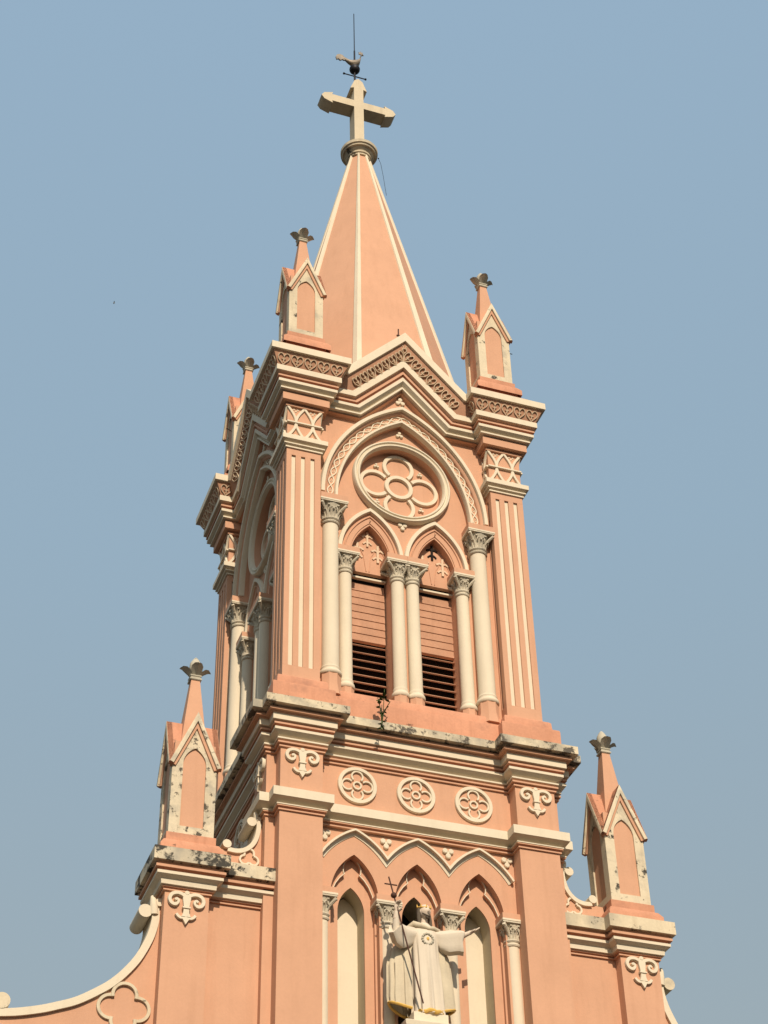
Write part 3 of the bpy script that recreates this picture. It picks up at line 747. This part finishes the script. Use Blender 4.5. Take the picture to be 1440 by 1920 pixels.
    b = MB(); xa, xb = sorted((sx*2.69, sx*3.10)); b.box(xa, xb, -.90, -.60, zg, -2.66, PINK, CREAMW); b.build('end_pier', church)

# ================================================================== CROSS
cr = thing('stone_cross', 'whitewashed stone cross with pointed arm ends on the collar of the spire', 'cross', (-.02, 0, 7.36))
def local(b, name, parent, label=None):
    me = b.mesh(name); o = bpy.data.objects.new(name, me); sc.collection.objects.link(o); o.parent = parent
    if label: o['label'] = label
    return o
CRW = mat('cross_whitewash', (0.76, 0.65, 0.47), var=0.08, streak=0.5)
b = MB(); hw = .052; zc = .665; L_ = .41; tl = .075
b.plate([[(-hw, 0), (hw, 0), (hw, zc-.053), (L_-tl-.04, zc-.053), (L_-tl-.05, zc-.088), (L_-.03, zc-.05), (L_, zc), (L_-.03, zc+.05), (L_-tl-.05, zc+.088), (L_-tl-.04, zc+.053), (hw, zc+.053),
          (hw, 1.015-.08), (hw+.040, 1.015-.10), (.045, 1.06), (0, 1.10), (-.045, 1.06), (-hw-.040, 1.015-.10), (-hw, 1.015-.08), (-hw, zc+.053),
          (-L_+tl+.04, zc+.053), (-L_+tl+.05, zc+.088), (-L_+.03, zc+.05), (-L_, zc), (-L_+.03, zc-.05), (-L_+tl+.05, zc-.088), (-L_+tl+.04, zc-.053), (-hw, zc-.053)]], -.075, .075, CRW)
local(b, 'cross_body', cr)
b = MB(); b.lathe(0, 0, [(.085, -.02), (.085, .02), (.06, .035)], CRW, 4, a0=PI/4); local(b, 'cross_foot', cr)
# weathercock
wc = thing('weathercock', 'dark iron lightning rod with ball and small tin rooster above the cross', 'weathercock', (-.035, 0, 8.44))
b = MB(); b.lathe(0, 0, [(.012, -.04), (.010, .60), (.006, .62), (.005, 1.29), (.001, 1.30)], IRON, 8); local(b, 'rod', wc)
b = MB(); b.ball((0, 0, .275), .058, .058, .058, IRON, 20, 12); b.lathe(0, 0, [(.046, .308), (.034, .328), (.012, .338)], STONE, 16); local(b, 'ball', wc)
b = MB(); b.tube([(-.122, 0, .155), (.122, 0, .155)], .0065, IRON, 8); b.ball((-.122, 0, .155), .013, .013, .013, IRON, 10, 6); b.ball((.122, 0, .155), .013, .013, .013, IRON, 10, 6); local(b, 'cross_bar', wc)
b = MB()
body = [(-.17, .43, .006, .012), (-.14, .435, .010, .030), (-.11, .415, .014, .026), (-.07, .385, .024, .026), (-.03, .375, .034, .038), (.02, .390, .040, .050), (.055, .430, .038, .050), (.064, .480, .032, .044), (.070, .525, .026, .036), (.076, .560, .019, .024), (.090, .574, .012, .014), (.106, .566, .003, .003)]
rows = []
for x, z, ry, rz_ in body:
    rows.append([b.pt(x+.0, ry*math.cos(2*PI*k/10), z+rz_*math.sin(2*PI*k/10)) for k in range(10)])
for i in range(len(rows)-1):
    for k in range(10): b.face([rows[i][k], rows[i][(k+1) % 10], rows[i+1][(k+1) % 10], rows[i+1][k]], TIN)
b.face(rows[0][::-1], TIN); b.face(rows[-1], TIN)
b.plate([[(-.10, .40), (-.135, .465), (-.17, .47), (-.20, .45), (-.215, .41), (-.205, .365), (-.185, .385), (-.165, .365), (-.14, .39), (-.12, .385)]], -.008, .008, TIN)
b.plate([[(.050, .565), (.048, .612), (.064, .598), (.070, .632), (.082, .604), (.096, .618), (.092, .576)]], -.004, .004, TIN)
b.tube([(-.01, .01, .34), (-.01, .01, .31)], .006, TIN, 6); b.tube([(.02, -.01, .345), (.015, -.01, .31)], .006, TIN, 6)
local(b, 'rooster', wc)

# ================================================================== small metal and plants
def tag(o, lb, cat, kind=None):
    o['label'] = lb; o['category'] = cat
    if kind: o['kind'] = kind
    return o
def solo(b, name, lb, cat, base):
    me = b.mesh(name); o = bpy.data.objects.new(name, me); sc.collection.objects.link(o); o.location = Vector(base)*S+Vector((0, 0, ZO)); return tag(o, lb, cat)
b = MB(); b.tube([(0, 0, 0), (.022, -.005, -.08), (.045, -.004, -.26), (.075, 0, -.55)], .0022, IRON, 5); b.ball((0, 0, 0), .008, .008, .008, IRON, 8, 5)
solo(b, 'cable', 'thin dark cable hanging from the right rim of the spire collar', 'cable', (.187, -.06, 7.24))
b = MB(); b.tube([(0, 0, 0), (.002, 0, .115)], .006, RUST, 6); b.tube([(-.014, 0, .034), (.012, 0, .038)], .009, RUST, 6)
solo(b, 'iron_spike', 'short rusty spike standing on the tip of the front gable', 'spike', (-.03, -1.0, 3.66))
b = MB(); b.tube([(0, 0, 0), (.04, -.01, .012), (.055, -.012, .008)], .004, IRON, 6)
solo(b, 'iron_hook', 'small dark hook on the right side of the upper right pinnacle', 'hook', (1.006, -.93, 3.86))
b = MB(); b.tube([(0, 0, 0), (-.04, -.01, .012), (-.055, -.012, .004)], .004, IRON, 6)
solo(b, 'iron_hook', 'small dark hook on the far left pinnacle, above the rear cornice corner', 'hook', (-1.008, .79, 3.86))
# weed on the ledge
random.seed(3)
b = MB(); stems = [[(0, 0, 0), (.004, -.02, .06), (.006, -.03, .16), (.012, -.035, .26)], [(0, 0, .02), (-.02, -.03, .09), (-.045, -.045, .17)], [(0, 0, .05), (.03, -.03, .12), (.05, -.04, .16)], [(0, 0, 0), (-.02, -.05, -.02), (-.03, -.06, -.10)]]
for st in stems: b.tube(st, [.005]+[.003]*(len(st)-1), LEAF, 5)
weed_c = b
b2 = MB()
def leafq(b, p, ln, a, tilt):
    d = Vector((math.cos(a)*math.cos(tilt), math.sin(a)*math.cos(tilt), math.sin(tilt))); s_ = d.cross(Vector((0, 0, 1))).normalized()*ln*.36; n_ = Vector((0, 0, ln*.12)); p = Vector(p)
    i = [b.pt(*q) for q in (p, p+d*ln*.35+s_+n_, p+d*ln*.75+s_*.7, p+d*ln, p+d*ln*.75-s_*.7, p+d*ln*.35-s_+n_, p+d*ln*.5)]
    for q in ((0, 1, 6), (1, 2, 6), (2, 3, 6), (3, 4, 6), (4, 5, 6), (5, 0, 6)): b.face([i[k] for k in q], LEAF)
for st in stems:
    for k in range(8):
        t = random.random()**.7*(len(st)-1); i = min(int(t), len(st)-2); p = Vector(st[i]).lerp(Vector(st[i+1]), t-i)
        leafq(b2, p, random.uniform(.022, .042), random.uniform(0, 2*PI), random.uniform(-1.0, .5))
wd = thing('weed_plant', 'small green weed sprouting from the ledge below the paired columns', 'plant', (-.285, -1.075, -.30))
local(weed_c, 'stem', wd); local(b2, 'foliage', wd)
# distant bird
b = MB(); b.ball((0, 0, 0), .016, .008, .008, STONE, 8, 6)
for s_ in (-1, 1):
    i = [b.pt(*q) for q in ((.006, 0, .002), (-.008, 0, .002), (-.012, s_*.030, .010), (.0, s_*.034, .010))]; b.face(i, TIN)
D_ = M3 @ Vector(((214-720)/3287.7, -(568-960)/3287.7, -1)).normalized()
solo(b, 'bird', 'tiny dark bird far off in the sky left of the spire', 'bird', tuple(Vector((cx, cy, cz))+D_*30))

# ================================================================== STATUE
st = thing('robed_statue', 'white statue of a bearded crowned figure holding a cross staff before the arcade', 'statue', (-.03, -1.08, -2.44))
def loftrings(b, rings, m, n=48, cap=True):
    """rings = (cx, cy, z, rx, ry, fold amplitude, fold count, phase)"""
    rows = []
    for cx_, cy_, z, rx, ry, fa, fn, ph in rings:
        row = []
        for k in range(n):
            a = 2*PI*k/n; w_ = 1+fa*(math.sin(fn*a+ph)+.5*math.sin(fn*1.7*a+ph*2.3+1))
            row.append(b.pt(cx_+rx*w_*math.cos(a), cy_+ry*w_*math.sin(a), z))
        rows.append(row)
    for j in range(len(rows)-1):
        for k in range(n): b.face([rows[j][k], rows[j][(k+1) % n], rows[j+1][(k+1) % n], rows[j+1][k]], m)
    if cap: b.face(rows[0][::-1], m); b.face(rows[-1], m)
    return rows
# tunic, one continuous body from hem to neck
b = MB()
loftrings(b, [(0.01, 0, 0, .105, .085, .075, 11, 0), (0.01, 0, .04, .100, .082, .085, 11, .1), (.008, 0, .15, .098, .080, .08, 11, .3), (.005, 0, .28, .094, .076, .065, 11, .5), (0, 0, .40, .090, .070, .05, 11, .6),
              (0, 0, .50, .092, .064, .02, 11, .6), (0, .0, .56, .100, .058, .01, 11, .6), (.0, .005, .600, .094, .046, .0, 11, .6), (0, .008, .622, .055, .036, 0, 11, 0), (.002, .006, .645, .024, .024, 0, 11, 0)], WHITE, 66)
local(b, 'tunic', st)
b = MB()
rows = []
for (cx_, cy_, z, rx, ry, fa, ph) in [(-.022, .03, .055, .222, .080, .05, 0), (-.024, .03, .12, .222, .082, .05, .2), (-.026, .03, .22, .215, .078, .05, .4), (-.028, .035, .34, .208, .070, .05, .7), (-.024, .035, .43, .195, .060, .04, .9), (-.012, .035, .50, .160, .05, .02, 1), (-.004, .03, .565, .12, .045, 0, 1), (0, .018, .63, .06, .034, 0, 1)]:
    row = []
    for k in range(61):
        a = math.radians(-66+312*k/60); w_ = 1+fa*(math.sin(17*a+ph)+.5*math.sin(29*a+2*ph))
        row.append(b.pt(cx_+rx*w_*math.cos(a), cy_+ry*w_*math.sin(a), z+(.03*math.cos(a*2) if z < .1 else 0)))
    rows.append(row)
for j in range(len(rows)-1):
    for k in range(60): b.face([rows[j][k], rows[j][k+1], rows[j+1][k+1], rows[j+1][k]], GOLD if j == 0 and False else MANTLE)
mant = local(b, 'mantle', st)
b = MB(); b.tube([tuple(Vector(rows[0] and b.O)+weed*0) for weed in []] or [(v.x, v.y, v.z-.004) for v in [Vector(p) for p in [(-.022+.222*math.cos(math.radians(-66+312*k/40)), .03+.080*math.sin(math.radians(-66+312*k/40)), .055+.03*math.cos(2*math.radians(-66+312*k/40))) for k in range(41)]]], .009, GOLD, 6); local(b, 'gilt_hem', mant)
b = MB(); b.tube([(.085*math.cos(t*2*PI/24)+.01, -.0+.072*math.sin(t*2*PI/24)-.01, .012+.006*math.sin(t*1.9)) for t in range(12, 25)], .014, GOLD, 8); local(b, 'gilt_hem', mant)
b = MB(); b.tube([(-.105, .015, .595), (-.08, -.03, .612), (-.03, -.045, .598), (.01, -.048, .585), (.05, -.04, .592), (.095, -.02, .588)], [.020, .022, .018, .014, .017, .016], MANTLE, 10); local(b, 'collar', mant)
# arms with wide sleeves; left of the picture raised, right of the picture stretched out
def sleeve(b, pts, m, n=30):
    rows = []
    for (x, y, z), (a, c, drop), d in pts:
        d = Vector(d).normalized(); up = Vector((0, 0, 1))-d*d.z; up.normalize(); sdv = d.cross(up)
        row = []
        for k in range(n):
            t = 2*PI*k/n; vv = math.sin(t)*(c if math.sin(t) > 0 else c+drop); fold = 1+.06*math.sin(6*t+1)
            row.append(b.pt(*(Vector((x, y, z))+sdv*math.cos(t)*a*fold+up*vv*fold)))
        rows.append(row)
    for j in range(len(rows)-1):
        for k in range(n): b.face([rows[j][k], rows[j][(k+1) % n], rows[j+1][(k+1) % n], rows[j+1][k]], m)
    b.face(rows[0], m)
    cen = b.pt(*(Vector(pts[-1][0])-Vector(pts[-1][2]).normalized()*.03))
    for k in range(n): b.face([rows[-1][k], rows[-1][(k+1) % n], cen], m)
b = MB()
sleeve(b, [((-.06, .0, .555), (.040, .045, .0), (-1, -.1, 0)), ((-.11, -.01, .548), (.044, .045, .045), (-1, -.2, -.05)), ((-.16, -.03, .542), (.047, .042, .075), (-1, -.4, .05)), ((-.198, -.050, .550), (.046, .038, .080), (-.9, -.6, .35)), ((-.222, -.068, .566), (.042, .034, .070), (-.6, -.6, .7))], WHITE)
local(b, 'sleeve', st, 'raised sleeve beside the staff')
b = MB()
sleeve(b, [((.06, .0, .555), (.040, .045, .0), (1, -.1, 0)), ((.10, -.012, .550), (.042, .042, .055), (1, -.15, 0)), ((.15, -.028, .552), (.046, .038, .085), (1, -.2, .05)), ((.205, -.042, .560), (.046, .034, .090), (1, -.25, .1)), ((.235, -.050, .565), (.046, .030, .105), (1, -.25, .1)), ((.252, -.055, .566), (.040, .024, .098), (1, -.3, -.15)), ((.258, -.057, .562), (.030, .018, .080), (1, -.3, -.3))], WHITE)
local(b, 'sleeve', st, 'outstretched sleeve')
def hand(b, wrist, dr, palm_n, m, curl=.3, sz=1.0):
    d = Vector(dr).normalized(); nn = Vector(palm_n); nn = (nn-d*nn.dot(d)).normalized(); s_ = d.cross(nn)
    W = Vector(wrist)
    b.tube([tuple(W-d*.045*sz), tuple(W), tuple(W+d*.012*sz)], [.016*sz, .012*sz, .013*sz], m, 10)
    pal = []
    for t, w_, th in ((0, .012, .009), (.012, .017, .010), (.028, .020, .009), (.038, .018, .007)):
        pal.append([b.pt(*(W+d*t*sz+s_*math.cos(2*PI*k/10)*w_*sz+nn*math.sin(2*PI*k/10)*th*sz)) for k in range(10)])
    for j in range(3):
        for k in range(10): b.face([pal[j][k], pal[j][(k+1) % 10], pal[j+1][(k+1) % 10], pal[j+1][k]], m)
    b.face(pal[0], m); b.face(pal[-1], m)
    for off, ln in ((-.0145, .026), (-.005, .034), (.005, .036), (.0145, .032)):
        p = W+d*.034*sz+s_*off*sz; pts = [tuple(p)]; dd = d.copy()
        for q, fr in enumerate((.42, .33, .25)):
            dd = (dd+nn*curl*(.6+q*.5)).normalized(); p = p+dd*ln*fr*sz*1.1; pts.append(tuple(p))
        b.tube(pts, [.0048*sz, .0046*sz, .0040*sz, .0030*sz], m, 7)
    p = W+d*.012*sz+s_*.014*sz; t_ = (s_*.8+d*.6+nn*curl).normalized()
    b.tube([tuple(p), tuple(p+t_*.016*sz), tuple(p+t_*.020*sz+d*.012*sz+nn*curl*.02)], [.0058*sz, .005*sz, .0036*sz], m, 7)
b = MB(); hand(b, (-.222, -.088, .655), (.05, -.12, 1), (.6, -.8, 0), SKIN, .75, 1.15)
b.tube([(-.214, -.06, .53), (-.220, -.078, .59), (-.222, -.088, .65)], [.026, .022, .015], WHITE, 14); local(b, 'raised_hand', st)
b = MB(); hand(b, (.288, -.062, .585), (1, -.2, .5), (0, -.2, 1), SKIN, .08, 1.15)
b.tube([(.225, -.048, .56), (.26, -.056, .572), (.285, -.062, .583)], [.020, .017, .013], SKIN, 12); local(b, 'open_hand', st)
# head
def hshape(x, y, z):
    k = 1.0
    if z < -.2: k = 1-.28*(-z-.2)
    y2 = y*k; x2 = x*k
    if y < -.5 and abs(x) < .16 and -.35 < z < .25: y2 -= .16*(1-abs(x)/.16)*(1-abs(z+.12)/.4)     # nose
    if y < -.5 and .12 < abs(x) < .5 and .05 < z < .32: y2 += .07                                   # eye sockets
    return x2, y2, z
b = MB(); HC = (.004, -.012, .716)
_y, _t = .28, .14
HF = ((math.cos(_y), math.sin(_y), 0), (-math.sin(_y)*math.cos(_t), math.cos(_y)*math.cos(_t), -math.sin(_t)), (-math.sin(_y)*math.sin(_t), math.cos(_y)*math.sin(_t), math.cos(_t)))
b.frame(HC, *HF)
b.ball((0, 0, 0), .038, .046, .053, SKIN, 40, 30, hshape)
for s_ in (-1, 1): b.ball((s_*.012, -.0375, .009), .0060, .0035, .0032, HAIR, 8, 6); b.ball((s_*.036, .0, -.002), .005, .009, .012, SKIN, 8, 6)
b.tube([(-.009, -.043, -.0215), (0, -.045, -.0225), (.009, -.043, -.0215)], .002, HAIR, 6)
b.frame(); b.tube([(.0, .004, .63), (.002, .0, .665), (.004, -.006, .69)], [.026, .023, .022], SKIN, 14); local(b, 'head', st)
b = MB(); b.frame(HC, *HF)
b.ball((0, .018, .010), .044, .040, .050, HAIR, 24, 14, lambda x, y, z: (x*(1+.03*math.sin(14*x)), max(y, -.20), z))
for s_ in (-1, 1):
    b.tube([(s_*.038, .006, .02), (s_*.043, .010, -.02), (s_*.045, .012, -.055), (s_*.047, .010, -.095)], [.010, .013, .014, .009], HAIR, 10)
b.tube([(0, .035, .0), (0, .040, -.05), (0, .040, -.10)], [.030, .034, .025], HAIR, 12)
b.ball((0, -.022, -.050), .013, .012, .013, HAIR, 14, 10); b.tube([(-.028, -.012, -.020), (-.022, -.026, -.036), (0, -.036, -.048), (.022, -.026, -.036), (.028, -.012, -.020)], .0042, HAIR, 8)
b.frame(); local(b, 'hair_and_beard', st)
b = MB(); b.frame(HC, (1, 0, 0), (0, 1, 0), (0, 0, 1)); b.sweep  # crown
n = 24
for ringz, rr in ((.032, .044),):
    b.tube([(rr*math.cos(2*PI*k/n), .008+rr*math.sin(2*PI*k/n), ringz+.3*rr*math.sin(2*PI*k/n)) for k in range(n+1)], .0050, GOLD, 8)
for k in range(8):
    a = 2*PI*k/8; b.tube([(.045*math.cos(a), .008+.045*math.sin(a), .032+.013*math.sin(a)), (.049*math.cos(a), .008+.049*math.sin(a), .052+.013*math.sin(a))], [.006, .002], GOLD, 6)
b.frame(); local(b, 'crown', st)
b = MB()   # wreathed heart on the breast
cz0 = .505; yy = -.064
for k in range(14):
    a = 2*PI*k/14; b.ball((.0+.036*math.cos(a), yy, cz0+.036*math.sin(a)), .009, .007, .009, STONE, 8, 6)
b.ball((0, yy, cz0), .010, .007, .014, GOLD, 10, 8); local(b, 'breast_emblem', st)
b = MB(); top = Vector((-.315, -.135, .86)); bot = Vector((-.07, -.120, .035)); 
hd = Vector((-.222, -.098, .69)); dirn = (hd-bot).normalized()
topp = hd+dirn*.205
b.tube([tuple(bot), tuple(hd), tuple(topp)], .0052, RUST, 8)
bc = hd+dirn*.072; b.ball(tuple(bc), .020, .020, .020, RUST, 16, 10)
cc = hd+dirn*.150; b.tube([tuple(cc-Vector((.043, 0, 0))), tuple(cc+Vector((.043, 0, 0)))], .0048, RUST, 8)
local(b, 'cross_staff', st)
ped = thing('statue_pedestal', 'moulded cream pedestal under the robed statue', 'pedestal', (-.03, -1.06, -2.44))
b = MB(); q = [(-.115, -.09), (.115, -.09), (.115, .09), (-.115, .09)]
b.loft(q, [(.03, -1.9), (.03, -.20), (.045, -.19), (.05, -.16), (.085, -.13), (.09, -.10), (.075, -.09), (.03, -.075), (.0, -.06), (.0, 0)], CREAM); local(b, 'pedestal_block', ped)
del church['is_root']
